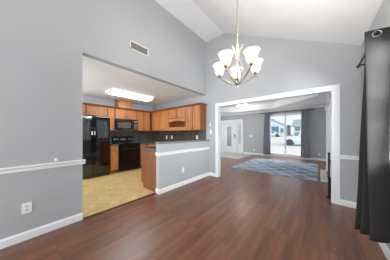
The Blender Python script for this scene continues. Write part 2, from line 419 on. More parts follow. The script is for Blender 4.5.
# crown along the far wall and tray edges
w = MB(); w.prism([(x0,YF,LC),(x0,YF-.07,LC),(x0,YF-.055,LC-.03),(x0,YF-.02,LC-.07),(x0,YF,LC-.085)], (x1-x0,0,0))
st(w.build('trim_2', M['white_trim']))
w = MB(); w.prism([(LX,YB2,LC),(LX-.07,YB2,LC),(LX-.055,YB2,LC-.03),(LX-.02,YB2,LC-.07),(LX,YB2,LC-.085)], (0,YF-YB2,0))
st(w.build('trim_3', M['white_trim']))
st(MB().tube([(a,b,LC+.0) for a,b in octo], 0.022, 6, closed=True).build('trim_4', M['white_trim']))

# ------------------------------------------------------------------ baseboards, chair rails, casings
def basebd(name, p0, p1, nx, ny, h=0.1, t=0.014, z0=0.0):
    (xa,ya),(xb,yb) = p0, p1
    w = MB()
    prof = [(0,0),(t,0),(t,h*.78),(t*.45,h*.93),(t*.35,h),(0,h)]
    w.prism([(xa+nx*a, ya+ny*a, z0+b) for a,b in prof], (xb-xa, yb-ya, 0))
    return st(w.build(name, M['white_trim']))
def rail(name, p0, p1, nx, ny, z0, h=0.065, t=0.024):
    (xa,ya),(xb,yb) = p0, p1
    prof = [(0,0),(t*.5,0),(t*.6,h*.3),(t*.55,h*.5),(t,h*.7),(t,h*.93),(t*.85,h),(0,h)]
    w = MB(); w.prism([(xa+nx*a, ya+ny*a, z0+b) for a,b in prof], (xb-xa, yb-ya, 0))
    return st(w.build(name, M['white_trim']))
basebd('baseboard_left', (XL,-3.0),(XL,0.544), 1, 0)
basebd('baseboard_half', (HX1,HY0-.014),(HX1,YB), 1, 0)
basebd('baseboard_half_end', (HX0,HY0),(HX1+.014,HY0), 0, -1)
basebd('baseboard_back_left', (HX1,YB),(-2.30,YB), 0, -1)
basebd('baseboard_back', (0.285,YB),(XR,YB), 0, -1)
basebd('baseboard_right', (XR,-3.0),(XR,YB), -1, 0)
basebd('baseboard_far', (-3.62,YF),(LX,YF), 0, -1)
basebd('baseboard_living_right', (LX,6.75),(LX,YF), -1, 0)
rail('trim_5', (XL,-3.0),(XL,0.575), 1, 0, 0.808)
rail('trim_6', (HX1,HY0-.03),(HX1,YB), 1, 0, 0.79)
rail('trim_7', (HX0,HY0),(HX1+.024,HY0), 0, -1, 0.79)
rail('trim_8', (0.285,YB),(XR,YB), 0, -1, 0.808)
# cased opening between dining and living rooms
cs = MB(); t = 0.02; cw = 0.09
cs.box(OX0-cw+.02,YB-t,0, OX0+.02,YB,OZ+cw-.02, 0.004)
cs.box(OX1-.02+.02,YB-t,0, OX1+cw,YB,OZ+cw-.02, 0.004)
cs.box(OX0-cw+.02,YB-t-.002,OZ-.02, OX1+cw,YB,OZ+cw-.01, 0.004)
cs.box(OX0,YB-.005,0, OX0+.02,YB2+.01,OZ).box(OX1-.02,YB-.005,0,OX1,YB2+.01,OZ).box(OX0,YB-.005,OZ-.02,OX1,YB2+.01,OZ)
st(cs.build('trim_9', M['white_trim']))
# granite bar cap on the half wall end
st(MB().box(HX0-.02, HY0-.012, 1.035, HX1+.014, YB, 1.075, 0.006).build('trim_10', M['bar_top']))

# ------------------------------------------------------------------ windows and doors
def frame_y(w, x0, x1, z0, z1, ya, yb, t):   # picture frame in an xz plane
    w.box(x0,ya,z0,x0+t,yb,z1).box(x1-t,ya,z0,x1,yb,z1).box(x0,ya,z0,x1,yb,z0+t).box(x0,ya,z1-t,x1,yb,z1)
    return w
win = st(thing('window_1', (0,YF,0), 'white two-pane picture window in the living room wall', 'window'))
w = MB(); frame_y(w, wx0-.06, wx1+.06, wz0-.06, wz1+.06, YF-.018, YF, .07); frame_y(w, wx0, wx1, wz0, wz1, YF, YF+.12, .05)
w.box((wx0+wx1)/2-.035, YF+.03, wz0, (wx0+wx1)/2+.035, YF+.09, wz1)
w.box(wx0-.08, YF-.05, wz0-.02, wx1+.08, YF+.02, wz0+.005, .004)
w.build('window_frame', M['white_trim'], win)
MB().box(wx0+.04,YF+.058,wz0+.04,(wx0+wx1)/2-.03,YF+.062,wz1-.04).build('window_pane', M['window_glass'], win)
MB().box((wx0+wx1)/2+.03,YF+.058,wz0+.04,wx1-.04,YF+.062,wz1-.04).build('window_pane', M['window_glass'], win)

win = st(thing('window_2', (XR,2,0), 'white gridded window behind the dark grey curtain', 'window'))
w = MB()
def frame_x(w, y0, y1, z0, z1, xa, xb, t):
    w.box(xa,y0,z0,xb,y0+t,z1).box(xa,y1-t,z0,xb,y1,z1).box(xa,y0,z0,xb,y1,z0+t).box(xa,y0,z1-t,xb,y1,z1); return w
frame_x(w, WY0-.06, WY1+.06, WZ0-.06, WZ1+.06, XR-.018, XR, .07); frame_x(w, WY0, WY1, WZ0, WZ1, XR, XR+.12, .045)
w.box(XR+.03,(WY0+WY1)/2-.03,WZ0,XR+.09,(WY0+WY1)/2+.03,WZ1)
w.box(XR+.03,WY0,(WZ0+WZ1)/2-.02,XR+.09,WY1,(WZ0+WZ1)/2+.02)
for k in (1,3):
    zz_ = WZ0+(WZ1-WZ0)*k/4; w.box(XR+.05,WY0,zz_-.009,XR+.07,WY1,zz_+.009)
for k in (1,2,4,5):
    yy_ = WY0+(WY1-WY0)*k/6; w.box(XR+.05,yy_-.009,WZ0,XR+.07,yy_+.009,WZ1)
w.build('window_frame', M['white_trim'], win)
MB().box(XR+.058,WY0+.03,WZ0+.03,XR+.062,WY1-.03,WZ1-.03).build('window_pane', M['window_glass'], win)

win = st(thing('window_added', (-6.2,6.2,0), 'white window added in the unseen side wall of the living room to admit light', 'window'))  # unseen window, added to brighten the living room
w = MB(); frame_x(w, ly0, ly1, lz0, lz1, -6.3, -6.18, .05); w.box(-6.28,6.17,lz0,-6.22,6.23,lz1); w.build('window_frame', M['white_trim'], win)

dr = st(thing('door_1', (-4.6,YF,0), 'white front door with a tall glass panel and two sidelights', 'door'))
# x layout: sidelight -5.46..-5.16, slab -5.10..-4.16, sidelight -4.10..-3.72
w = MB(); frame_y(w, -5.52,-3.66,-.05,2.19, YF-.02,YF, .07); w.box(-5.16,YF-.015,0,-5.10,YF+.1,2.12); w.box(-4.16,YF-.015,0,-4.10,YF+.1,2.12); w.box(-5.46,YF,2.09,-3.72,YF+.12,2.12)
w.build('door_frame', M['white_trim'], dr)
sl = MB(); sl.box(-5.10,YF+.02,.012,-4.16,YF+.065,2.09)
frame_y(sl, -4.86,-4.42,.36,1.79, YF+.008,YF+.02, .05)
for xa in (-5.05,-4.37):
    frame_y(sl, xa, xa+.15, .3,.95, YF+.012,YF+.02,.02); frame_y(sl, xa, xa+.15, 1.05,1.85, YF+.012,YF+.02,.02)
sl = sl.build('door_slab', M['white_door'], dr)
MB().box(-4.81,YF+.012,.41,-4.47,YF+.02,1.74).build('glass_panel', M['door_glass'], sl)
h = MB().lathe([(0,-.075),(.03,-.07),(.034,-.05),(.02,-.03),(.012,-.02),(.012,0),(.034,.0),(.034,.012)], (-4.235,YF+.01,.98), 16, (0,1,0)); h.build('door_knob', M['black_iron'], sl, True)
MB().box(-4.275,YF-.012,1.06,-4.195,YF+.02,1.24,.008).build('keypad_lock', M['black_satin'], sl)
for xa, xb in ((-5.46,-5.16),(-4.10,-3.72)):
    g = MB().box(xa,YF+.03,0,xb,YF+.07,2.09); frame_y(g, xa+.08,xb-.08,.62,1.9, YF+.02,YF+.03,.025)
    g = g.build('sidelight', M['white_door'], dr)
    MB().box(xa+.1,YF+.024,.64,xb-.1,YF+.032,1.88).build('sidelight_pane', M['sidelight_glass'], g)

# ------------------------------------------------------------------ kitchen cabinets
def panel_door(parent, axis, fx, a0, a1, z0, z1, knob=None, mat='oak', out=1):
    """raised panel door; axis 'x': faces +x*out at x=fx, spans y a0..a1; axis 'y': faces -y, spans x"""
    t = 0.024; fw_ = min(0.05, (a1-a0)*.2)
    def bx(w, d0, d1, p0, p1, q0, q1, bev=0):
        if axis == 'x': w.box(fx+d0*out, p0, q0, fx+d1*out, p1, q1, bev)
        else: w.box(p0, fx-d0, q0, p1, fx-d1, q1, bev)
    w = MB(); bx(w, 0, t*.3, a0, a1, z0, z1)
    bx(w, t*.2, t, a0, a0+fw_, z0, z1, .003); bx(w, t*.2, t, a1-fw_, a1, z0, z1, .003)
    bx(w, t*.2, t, a0+fw_, a1-fw_, z0, z0+fw_, .003); bx(w, t*.2, t, a0+fw_, a1-fw_, z1-fw_, z1, .003)
    if a1-a0-2*fw_ > .06 and z1-z0-2*fw_ > .06:
        bx(w, t*.2, t*.8, a0+fw_+.02, a1-fw_-.02, z0+fw_+.02, z1-fw_-.02, .007)
    d = w.build('door', M[mat], parent)
    if knob:
        ka, kz = knob
        if axis == 'x': c, ax = (fx+t*out, ka, kz), (out,0,0)
        else: c, ax = (ka, fx-t, kz), (0,-1,0)
        MB().lathe([(.006,0),(.006,.012),(.014,.018),(.014,.024),(0,.028)], c, 10, ax).build('knob', M['black_iron'], d, True)
    return d
def drawer(parent, axis, fx, a0, a1, z0, z1, out=1):
    w = MB()
    if axis == 'x': w.box(fx, a0, z0, fx+.019*out, a1, z1, .004)
    else: w.box(a0, fx, z0, a1, fx-.019, z1, .004)
    d = w.build('drawer', M['oak_rail'], parent)
    c, ax = ((fx+.019*out,(a0+a1)/2,(z0+z1)/2),(out,0,0)) if axis=='x' else (((a0+a1)/2,fx-.019,(z0+z1)/2),(0,-1,0))
    MB().lathe([(.006,0),(.006,.012),(.014,.018),(.014,.024),(0,.028)], c, 10, ax).build('knob', M['black_iron'], d, True)
G = 'oak wall cabinets around the kitchen'
UX = -5.17; UY = 3.30; ZT = 2.12; ZB = 1.36
def wcab_left(y0, y1, z0, label, doors, knobside):
    t_ = thing('wall_cabinet', ((KX+UX)/2, (y0+y1)/2, z0), label, 'cabinet', G)
    MB().box(KX, y0, z0, UX-.019, y1, ZT).build('body', M['oak_shaded'], t_)
    n_ = len(doors)-1
    for i in range(n_):
        a0, a1 = doors[i]+.018, doors[i+1]-.018
        ks = knobside[i]; ka = a1-.03 if ks > 0 else a0+.03
        panel_door(t_, 'x', UX-.019, a0, a1, z0+.012, ZT-.03, (ka, z0+.06))
    return t_
wcab_left(0.74, 1.717, 1.80, 'wide oak wall cabinet above the black refrigerator', (0.74,1.15,1.717), (1,-1))
wcab_left(1.72, 1.937, ZB, 'narrow tall oak wall cabinet between refrigerator and microwave', (1.72,1.937), (1,))
wcab_left(1.94, 2.70, 1.765, 'short two-door oak wall cabinet directly above the microwave', (1.94,2.33,2.70), (1,-1))
wcab_left(2.703, 3.28, ZB, 'tall oak wall cabinet between the microwave and the kitchen corner', (2.703,3.0,3.28), (1,-1))
def wcab_back(x0, x1, label, doors, zd0, knobside):
    t_ = thing('wall_cabinet', ((x0+x1)/2, (YB+UY)/2, ZB), label, 'cabinet', G)
    for i in range(len(doors)-1):
        a0, a1 = doors[i]+.018, doors[i+1]-.018
        ka = a1-.03 if knobside[i] > 0 else a0+.03
        panel_door(t_, 'y', UY+.019, a0, a1, zd0, ZT-.03, (ka, zd0+.05))
    return t_
t_ = wcab_back(-5.5, -4.063, 'oak wall cabinet in the kitchen corner beside the open cubby', (-5.09,-4.575,-4.063), ZB+.012, (-1,-1))
MB().box(-5.5, UY+.019, ZB, -4.063, YB, ZT).build('body', M['oak_shaded'], t_)
t_ = wcab_back(-4.06, -3.223, 'oak wall cabinet with two short doors above an open arched cubby', (-4.06,-3.64,-3.223), 1.79, (1,-1))
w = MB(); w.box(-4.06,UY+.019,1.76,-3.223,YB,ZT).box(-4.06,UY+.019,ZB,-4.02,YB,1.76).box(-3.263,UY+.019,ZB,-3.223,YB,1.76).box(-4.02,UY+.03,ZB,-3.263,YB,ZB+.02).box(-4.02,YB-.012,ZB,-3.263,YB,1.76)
w.build('body', M['oak_shaded'], t_)
w = MB(); pts = [(-4.04,UY,1.765),(-4.04,UY,1.64)] + [(-4.02+.757*k/12, UY, 1.655+.03*math.sin(math.pi*k/12)) for k in range(13)] + [(-3.243,UY,1.64),(-3.243,UY,1.765)]
w.prism(pts, (0,.019,0)); w.build('valance', M['oak_rail'], t_)
MB().box(-4.06,UY,ZB,-3.223,UY+.02,1.475,.002).build('bottom_rail', M['oak_rail'], t_)
MB().box(-4.02,UY+.02,1.455,-3.263,YB-.012,1.475).build('shelf', M['oak_dark'], t_)
t_ = wcab_back(-3.22, -2.62, 'tall two-door oak wall cabinet at the open end of the run', (-3.22,-2.92,-2.62), ZB+.012, (1,-1))
MB().box(-3.22, UY+.019, ZB, -2.62, YB, ZT).build('body', M['oak_shaded'], t_)
# oak crown along the top of all wall cabinets
w = MB(); 
w.prism([(UX,0.74,ZT-.02),(UX+.035,0.74,ZT+.02),(UX+.035,0.74,ZT+.035),(KX+.2,0.74,ZT+.035),(KX+.2,.74,ZT),(UX,.74,ZT)], (0,2.57,0))
w.prism([(-5.17,UY,ZT-.02),(-5.17,UY-.035,ZT+.02),(-5.17,UY-.035,ZT+.035),(-5.17,UY+.2,ZT+.035),(-5.17,UY+.2,ZT),(-5.17,UY,ZT)], (2.55,0,0))
w.box(-2.62,UY-.03,ZT,-2.585,YB,ZT+.035)
tag(w.build('crown_moulding', M['oak_dark']), 'dark oak crown strip along the tops of the wall cabinets', 'moulding')
# duct chase above microwave cabinet
t_ = thing('vent_chase', (-5.3,2.27,ZT+.035), 'small oak box standing on the cabinet above the microwave', 'cabinet')
MB().box(KX+.02,2.06,ZT+.036,UX-.0,2.48,2.40).build('body', M['oak'], t_)
w = MB(); w.box(KX+.02,2.045,2.385,UX+.015,2.495,2.405,.003).box(KX+.02,2.03,2.405,UX+.03,2.51,2.428,.003); w.build('cap', M['oak_rail'], t_)

# base cabinets
GB = 'oak base cabinets in the kitchen'
BX = -4.89
def bcab_left(y0, y1, label):
    t_ = thing('base_cabinet', ((KX+BX)/2,(y0+y1)/2,0), label, 'cabinet', GB)
    w = MB(); w.box(KX,y0,.1,BX-.019,y1,.88); w.box(KX,y0,0,BX-.09,y1,.1); w.build('body', M['oak_shaded'], t_)
    drawer(t_, 'x', BX-.019, y0+.01, y1-.01, .715, .865)
    panel_door(t_, 'x', BX-.019, y0+.01, y1-.01, .115, .70, (y1-.04,.65))
bcab_left(1.712, 1.945, 'narrow oak base cabinet between refrigerator and stove')
bcab_left(2.69, 2.97, 'oak base cabinet on the corner side of the stove')
t_ = thing('base_cabinet', (-4.1,3.3,0), 'long oak base cabinet under the counter on the back wall', 'cabinet', GB)
w = MB(); w.box(KX+.021,3.0,.1,-3.24,YB-.021,.88); w.box(KX+.021,3.08,0,-3.24,YB-.021,.1); w.build('body', M['oak_shaded'], t_)
for a in range(3):
    xa = -4.85+a*.53; panel_door(t_, 'y', 3.0, xa+.01, xa+.52, .115, .70, (xa+.47,.65)); drawer(t_, 'y', 3.0, xa+.01, xa+.52, .715, .865)
# peninsula
t_ = thing('peninsula_cabinet', (-2.92,2.7,0), 'oak peninsula cabinet with a plain end panel against the half wall', 'cabinet')
w = MB(); w.box(-3.20,HY0+.02,.1,HX0-.021,YB-.021,.885); w.box(-3.12,HY0+.02,0,HX0-.021,YB-.021,.1); w.build('body', M['oak_shaded'], t_)
w = MB(); w.prism([(-3.215,HY0,.1),(-3.13,HY0,.1),(-3.13,HY0,0),(HX0,HY0,0),(HX0,HY0,.885),(-3.215,HY0,.885)], (0,.02,0)); w.build('end_panel', M['oak_dark'], t_)
for a in range(2):
    ya = HY0+.03+a*.58; panel_door(t_, 'x', -3.20, ya, ya+.56, .115,.70,(ya+.5,.65), out=-1); drawer(t_, 'x', -3.20, ya, ya+.56, .715,.865, out=-1)
# countertops
GC = 'dark granite countertops'
tag(MB().box(KX,1.708,.88,BX+.02,1.948,.92,.004).build('countertop', M['granite']), 'small dark countertop between refrigerator and stove', 'countertop', GC)
w = MB(); w.prism([(KX,2.687,.88),(BX+.02,2.687,.88),(BX+.02,2.98,.88),(-3.235,2.98,.88),(-3.235,YB,.88),(KX,YB,.88)], (0,0,.04))
tag(w.build('countertop', M['granite']), 'dark L-shaped countertop filling the kitchen corner', 'countertop', GC)
tag(MB().box(-3.234,HY0-.02,.886,HX0,YB,.926,.004).build('countertop', M['granite']), 'dark countertop on the peninsula behind the half wall', 'countertop', GC)
st(MB().box(KX,1.665,.921,KX+.008,YB,ZB).box(KX+.008,YB-.008,.927,-2.62,YB,ZB).build('wall_backsplash', M['backsplash_tile']))

# ------------------------------------------------------------------ refrigerator
FX = -4.82
t_ = thing('refrigerator', (-5.15,1.31,0), 'glossy black side-by-side refrigerator beside the narrow base cabinet', 'refrigerator')
t_.rotation_euler = (0,0,R(-2.0))
MB().box(KX+.04,0.985,.02,FX-.06,1.685,1.745,.006).build('body', M['black_satin'], t_)
fz = MB().box(FX-.055,0.985,.11,FX,1.243,1.75,.012).build('freezer_door', M['black_gloss'], t_)
fd = MB().box(FX-.055,1.249,.11,FX,1.685,1.75,.012).build('fridge_door', M['black_gloss'], t_)
for d_, yy in ((fz,1.215),(fd,1.277)):
    w = MB(); w.tube(bez([(FX+.002,yy,.70),(FX+.045,yy,.74),(FX+.05,yy,1.05),(FX+.045,yy,1.38),(FX+.002,yy,1.42)],6), .011, 8)
    hd = w.build('handle', M['black_gloss'], d_, True)
    MB().box(FX+.035,yy-.014,1.22,FX+.064,yy+.014,1.32,.005).build('handle_bright_block', M['bright_handle'], d_)  # bright metal block on the handle
MB().box(FX-.05,0.99,.02,FX-.02,1.68,.105).build('toe_grille', M['black_satin'], t_)

# ------------------------------------------------------------------ range
SY0, SY1, SX = 1.952, 2.683, -4.87
t_ = thing('kitchen_range', (-5.18,2.3,0), 'black freestanding electric range below the microwave', 'stove')
MB().box(KX+.02,SY0,.03,SX-.03,SY1,.905,.004).build('body', M['black_satin'], t_)
w = MB().box(KX+.02,SY0,.906,SX+.01,SY1,.922,.004).build('cooktop', M['black_enamel'], t_)
for yy, xx, rr in ((SY0+.2,-5.02,.1),(SY1-.2,-5.02,.075),(SY0+.2,-5.27,.075),(SY1-.2,-5.27,.1)):
    MB().lathe([(rr,0),(rr,.001),(rr-.008,.0012),(rr-.008,0)], (xx,yy,.9225), 24).build('burner_ring', M['slot_grey'], w)
od = MB().box(SX-.028,SY0+.006,.24,SX,SY1-.006,.80,.006).build('oven_door', M['black_enamel'], t_)
MB().box(SX,SY0+.12,.36,SX+.003,SY1-.12,.66).build('oven_window', M['dark_glass'], od)
MB().tube([(SX,SY0+.08,.75),(SX+.045,SY0+.09,.75),(SX+.045,SY1-.09,.75),(SX,SY1-.08,.75)], .011, 8).build('oven_handle', M['black_satin'], od, True)
MB().box(SX-.028,SY0+.006,.81,SX-.002,SY1-.006,.9,.004).build('front_rail', M['black_enamel'], t_)
MB().box(SX-.028,SY0+.006,.04,SX-.003,SY1-.006,.23,.006).build('storage_drawer', M['black_enamel'], t_)
bgd = MB(); bgd.prism([(KX+.02,SY0,.922),(KX+.11,SY0,.922),(KX+.09,SY0,1.15),(KX+.05,SY0,1.165),(KX+.02,SY0,1.165)], (0,SY1-SY0,0)); bgd = bgd.build('backguard', M['black_enamel'], t_)
for yy in (SY0+.07,SY0+.16,SY1-.16,SY1-.07):
    MB().lathe([(.026,-.004),(.026,.006),(.018,.01),(.017,.03),(0,.03)], (KX+.098,yy,1.06), 14, (1,0,.1)).build('control_knob', M['chrome'], bgd, True)
MB().box(KX+.095,2.22,1.03,KX+.102,2.39,1.09).build('clock_display', M['slot_grey'], bgd)

# ------------------------------------------------------------------ microwave
MX = -5.08
t_ = thing('microwave', (-5.29,2.31,1.36), 'black over-the-range microwave hanging above the stove', 'microwave')
MB().box(KX+.01,1.945,1.372,MX-.025,2.695,1.762,.004).build('body', M['black_satin'], t_)
d_ = MB().box(MX-.024,1.945,1.385,MX,2.52,1.755,.005).build('door', M['black_gloss'], t_)
MB().box(MX,2.0,1.45,MX+.003,2.44,1.64).build('door_window', M['microwave_screen'], d_)
MB().tube([(MX,2.485,1.44),(MX+.03,2.485,1.45),(MX+.03,2.485,1.69),(MX,2.485,1.70)], .009, 8).build('door_handle', M['black_satin'], d_, True)
cp = MB().box(MX-.024,2.524,1.385,MX,2.695,1.755,.005).build('control_panel', M['black_gloss'], t_)
MB().box(MX,2.55,1.66,MX+.002,2.67,1.71).build('display', M['slot_grey'], cp)
for i in range(4):
    for j in range(3):
        MB().box(MX,2.55+j*.042,1.44+i*.045,MX+.002,2.582+j*.042,1.47+i*.045).build('button', M['vent_dark'], cp)

# ------------------------------------------------------------------ outlets and switches
def plate(name, c, nrm, w_, h_, label, cat, group=None, gang=1, kind='outlet'):
    nx, ny = nrm; tx, ty = -ny, nx
    t_ = thing(name, c, label, cat, group)
    def b(w, a0, a1, z0, z1, d0, d1, bev=0):
        xs = [c[0]+tx*a0+nx*d0, c[0]+tx*a1+nx*d1]; ys = [c[1]+ty*a0+ny*d0, c[1]+ty*a1+ny*d1]
        w.box(xs[0], ys[0], c[2]+z0, xs[1], ys[1], c[2]+z1, bev); return w
    b(MB(), -w_/2, w_/2, -h_/2, h_/2, 0, .006, .0025).build('cover_plate', M['white_plastic'], t_)
    for g in range(gang):
        a = (g-(gang-1)/2)*.046
        if kind == 'outlet':
            for zz_ in (-.022,.022):
                rc = b(MB(), a-.016,a+.016, zz_-.014,zz_+.014, .005,.008,.002).build('socket', M['cream_frame'], t_)
                w = MB(); b(w,a-.008,a-.005,zz_-.006,zz_+.008,.0075,.0085); b(w,a+.005,a+.008,zz_-.006,zz_+.008,.0075,.0085); b(w,a-.002,a+.002,zz_-.011,zz_-.007,.0075,.0085)
                w.build('slots', M['slot_grey'], rc)
        else:
            b(MB(), a-.016,a+.016,-.033,.033,.005,.009,.002).build('rocker', M['cream_frame'], t_)
    return t_
GO = 'white wall outlets'
plate('wall_outlet', (XL,0.013,.372),(1,0),.082,.124,'white outlet below the chair rail on the wall by the kitchen opening','outlet',GO)
plate('wall_outlet', (HX1,2.49,.37),(1,0),.075,.118,'white outlet on the half wall near its baseboard','outlet',GO)
plate('wall_outlet', (-2.97,YF,.27),(0,-1),.075,.118,'small white outlet between front door and the far window','outlet',GO)
plate('wall_outlet', (0.02,YF,.16+.12),(0,-1),.075,.118,'small white outlet on the far wall past the window curtains','outlet',GO)
plate('wall_outlet', (-4.52,YB-.008,1.12),(0,-1),.075,.118,'white outlet on the backsplash nearest the kitchen corner','outlet',GO)
plate('wall_outlet', (-4.22,YB-.008,1.12),(0,-1),.075,.118,'white outlet on the backsplash, second from the kitchen corner','outlet',GO)
plate('wall_outlet', (-2.98,YB-.008,1.14),(0,-1),.075,.118,'white outlet on the backsplash under the end cabinet','outlet',GO)
plate('light_switch', (-2.475,YB,1.53),(0,-1),.05,.09,'small white switch, the higher of two beside the end cabinet','switch',None,1,'s')
plate('light_switch', (-2.455,YB,1.31),(0,-1),.075,.12,'white switch plate, the lower of two beside the end cabinet','switch',None,1,'s')
plate('light_switch', (-3.17,YF,1.12),(0,-1),.21,.118,'wide white switch plate beside the front door','switch',None,4,'s')
o = MB().lathe([(0,.032),(.012,.031),(.019,.024),(.021,.012),(.021,0),(0,0)], (XL,.265,.905), 18, (1,0,0)).build('wall_bumper', M['white_plastic'], None, True)
tag(o, 'round white plastic bumper on the wall just above the chair rail', 'wall bumper')

# ------------------------------------------------------------------ air vent on the upper wall
t_ = thing('air_vent', (XL,1.425,2.88), 'rectangular brown louvred air vent high on the grey wall', 'vent')
w = MB(); frame_x(w, 1.235,1.615,2.80,2.965, XL, XL+.012, .022); w.build('frame', M['cream_frame'], t_)
MB().box(XL,1.255,2.82,XL+.002,1.595,2.945).build('backing', M['vent_dark'], t_)
w = MB()
for k in range(9):
    z_ = 2.824+k*.0135; w.prism([(XL+.002,1.257,z_),(XL+.010,1.257,z_-.004),(XL+.010,1.257,z_-.001),(XL+.002,1.257,z_+.005)], (0,.336,0))
w.build('louvres', M['vent_brown'], t_)

# ------------------------------------------------------------------ kitchen ceiling light
t_ = thing('kitchen_ceiling_light', (-4.3,2.07,KC), 'long white fluorescent wrap light on the kitchen ceiling', 'ceiling light')
MB().box(-4.55,1.45,KC-.02,-4.05,2.69,KC,.003).build('base_pan', M['lamp_white'], t_)
def wrap(e): return [(-4.3+(.25+e)*math.cos(math.pi*k/10), KC-.02-(.075+e)*math.sin(math.pi*k/10)**.8) for k in range(11)]  # fixture widened so the soft halo of its glow is in the shape
w = MB(); w.prism([(a,1.47,b) for a,b in wrap(0)], (0,1.2,0)); w.build('diffuser', M['diffuser'], t_, True)
for ya in (1.45,2.67):
    w = MB(); w.prism([(a,ya,b) for a,b in wrap(.005)], (0,.02,0)); w.build('end_cap', M['lamp_white'], t_)
lamp('kitchen_tube_light', 'AREA', (-4.3,2.07,KC-.105), 14, (.86,.94,1), .22, (0,0,0), 1.18)

# ------------------------------------------------------------------ chandelier
CX, CY_ = -0.747, 1.664
zc_top = zc(CX)
ch = thing('chandelier', (CX,CY_,zc_top), 'five-light brushed nickel chandelier with white bell shades hanging by a chain', 'chandelier')
nrm = Vector(((ZTOP-ZR)/(XR-XRDG),0,1)).normalized()
MB().lathe([(.065,0),(.064,-.012),(.04,-.028),(.012,-.036),(0,-.037)], (CX,CY_,zc_top), 24, nrm).build('canopy', M['warm_nickel'], ch, True)
w = MB(); z_ = 2.335; k = 0
while z_ < zc_top-.045:
    a = k % 2; lp = []
    for q in range(10):
        th = 2*math.pi*q/10; rx = .0085*math.cos(th); lp.append((CX+(rx if a else 0), CY_+(0 if a else rx), z_+.019*math.sin(th)))
    w.tube(lp, .0026, 5, closed=True); z_ += .029; k += 1
w.build('chain', M['gold_brown'], ch, True)
MB().tube([(CX+.004,CY_,2.33),(CX+.004,CY_,zc_top-.02)], .0028, 6).build('cord', M['cream_frame'], ch)
MB().lathe([(0,1.805),(.008,1.808),(.012,1.82),(.006,1.828),(.02,1.838),(.034,1.85),(.034,1.866),(.016,1.88),(.009,1.895),(.009,2.14),(.016,2.15),(.02,2.17),(.014,2.19),(.009,2.2),(.009,2.29),(.013,2.30),(.006,2.325),(0,2.33)], (CX,CY_,0), 20).build('centre_column', M['warm_nickel'], ch, True)
th0 = math.atan2(.9507,-.4266)
def rad(th, r_, z_): return (CX+math.cos(th)*r_, CY_+math.sin(th)*r_, z_)
for k in range(5):
    th = th0 + 0.06 + k*2*math.pi/5; tm = th + math.pi/5
    # flat leaf strap of the open urn
    prof = bez([Vector((.026,0,1.862)),Vector((.06,0,1.905)),Vector((.082,0,1.965)),Vector((.066,0,2.04)),Vector((.036,0,2.11)),Vector((.020,0,2.165)),Vector((.024,0,2.215)),Vector((.042,0,2.265)),Vector((.066,0,2.305))],5)
    w = MB(); Lp = len(prof); tv = Vector((-math.sin(tm),math.cos(tm),0)); prev = None
    for i, p in enumerate(prof):
        s_ = i/(Lp-1); hw = .0085+.005*max(0,(s_-.6)/.25)*(1 if s_<.85 else max(.05,(1-s_)/.15))
        c_ = Vector(rad(tm,p.x,p.z)); rv = Vector((math.cos(tm),math.sin(tm),0))*.0025
        ring = [w.bm.verts.new(c_+tv*hw+rv), w.bm.verts.new(c_-tv*hw+rv), w.bm.verts.new(c_-tv*hw-rv), w.bm.verts.new(c_+tv*hw-rv)]
        if prev:
            for j in range(4): w.bm.faces.new((prev[j],prev[(j+1)%4],ring[(j+1)%4],ring[j]))
        else: w.bm.faces.new(ring[::-1])
        prev = ring
    w.bm.faces.new(prev)
    w.build('leaf_strap', M['warm_nickel'], ch)
    arm = MB().tube(bez([rad(th,.028,1.855),rad(th,.08,1.866),rad(th,.15,1.908),rad(th,.205,1.953),rad(th,.228,1.978)],6), .0088, 8)
    arm.tube(bez([rad(th,.19,1.94),rad(th,.235,1.945),rad(th,.262,1.935),rad(th,.27,1.952)],5), [.005]*15+[.004], 6)
    arm = arm.build('arm', M['bronze_arm'], ch, True)
    c_ = rad(th,.228,0)
    MB().lathe([(0,1.968),(.012,1.97),(.022,1.982),(.026,1.996),(.02,2.004),(.0,2.004)], c_, 16).build('candle_cup', M['gold_brown'], arm, True)
    MB().lathe([(.022,2.000),(.038,2.005),(.049,2.024),(.054,2.05),(.058,2.08),(.067,2.108),(.085,2.128),(.082,2.1305),(.063,2.111),(.054,2.082),(.050,2.05),(.045,2.027),(.036,2.01),(.02,2.006)], c_, 28).build('shade', M['shade_glass'], arm, True)
    MB().lathe([(0,2.004),(.012,2.006),(.013,2.03),(.022,2.055),(.024,2.07),(.016,2.088),(0,2.094)], c_, 14).build('bulb', M['bulb'], arm, True)
    lamp('chandelier_bulb_light', 'POINT', (c_[0],c_[1],2.112), 12.5, (1,.97,.93), .03)

# ------------------------------------------------------------------ curtains
def curtain(parent, name, top, bot, z1, z0, mat, rows=26, n=7, thick=.006):
    a = bez([Vector((p[0],p[1],0)) for p in top], n); b_ = bez([Vector((p[0],p[1],0)) for p in bot], n)
    w = MB(); grid = []
    for j in range(rows+1):
        s_ = j/rows; e = s_**1.15; row = []
        for i in range(len(a)):
            p = a[i].lerp(b_[i], e)
            wob = .004*math.sin(9*s_+i*.35)*s_
            row.append(w.bm.verts.new((p.x+wob, p.y+wob*.6, z1+(z0-z1)*s_)))
        grid.append(row)
    for j in range(rows):
        for i in range(len(a)-1): w.bm.faces.new((grid[j][i],grid[j][i+1],grid[j+1][i+1],grid[j+1][i]))
    return w.build(name, mat, parent, True, thick)
RX, RZ = 0.402, 2.15
rod = thing('curtain_rod', (RX,2.0,RZ), 'short black metal rod with a ball end carrying the dark grey curtain', 'curtain rod')
MB().tube([(RX,2.045,RZ),(RX,2.88,RZ)], .0125, 12).build('rod', M['black_iron'], rod, True)
MB().lathe([(0,-.02),(.012,-.02),(.014,-.005),(.018,.006),(.02,.02),(.016,.032),(0,.04)], (RX,2.885,RZ), 16, (0,1,0)).build('finial', M['black_iron'], rod, True)
for yy in (2.24,2.80):
    MB().box(RX-.012,yy-.008,RZ-.03,XR,yy+.008,RZ-.014).box(XR-.008,yy-.02,RZ-.06,XR,yy+.02,RZ+.03).build('bracket', M['black_iron'], rod)
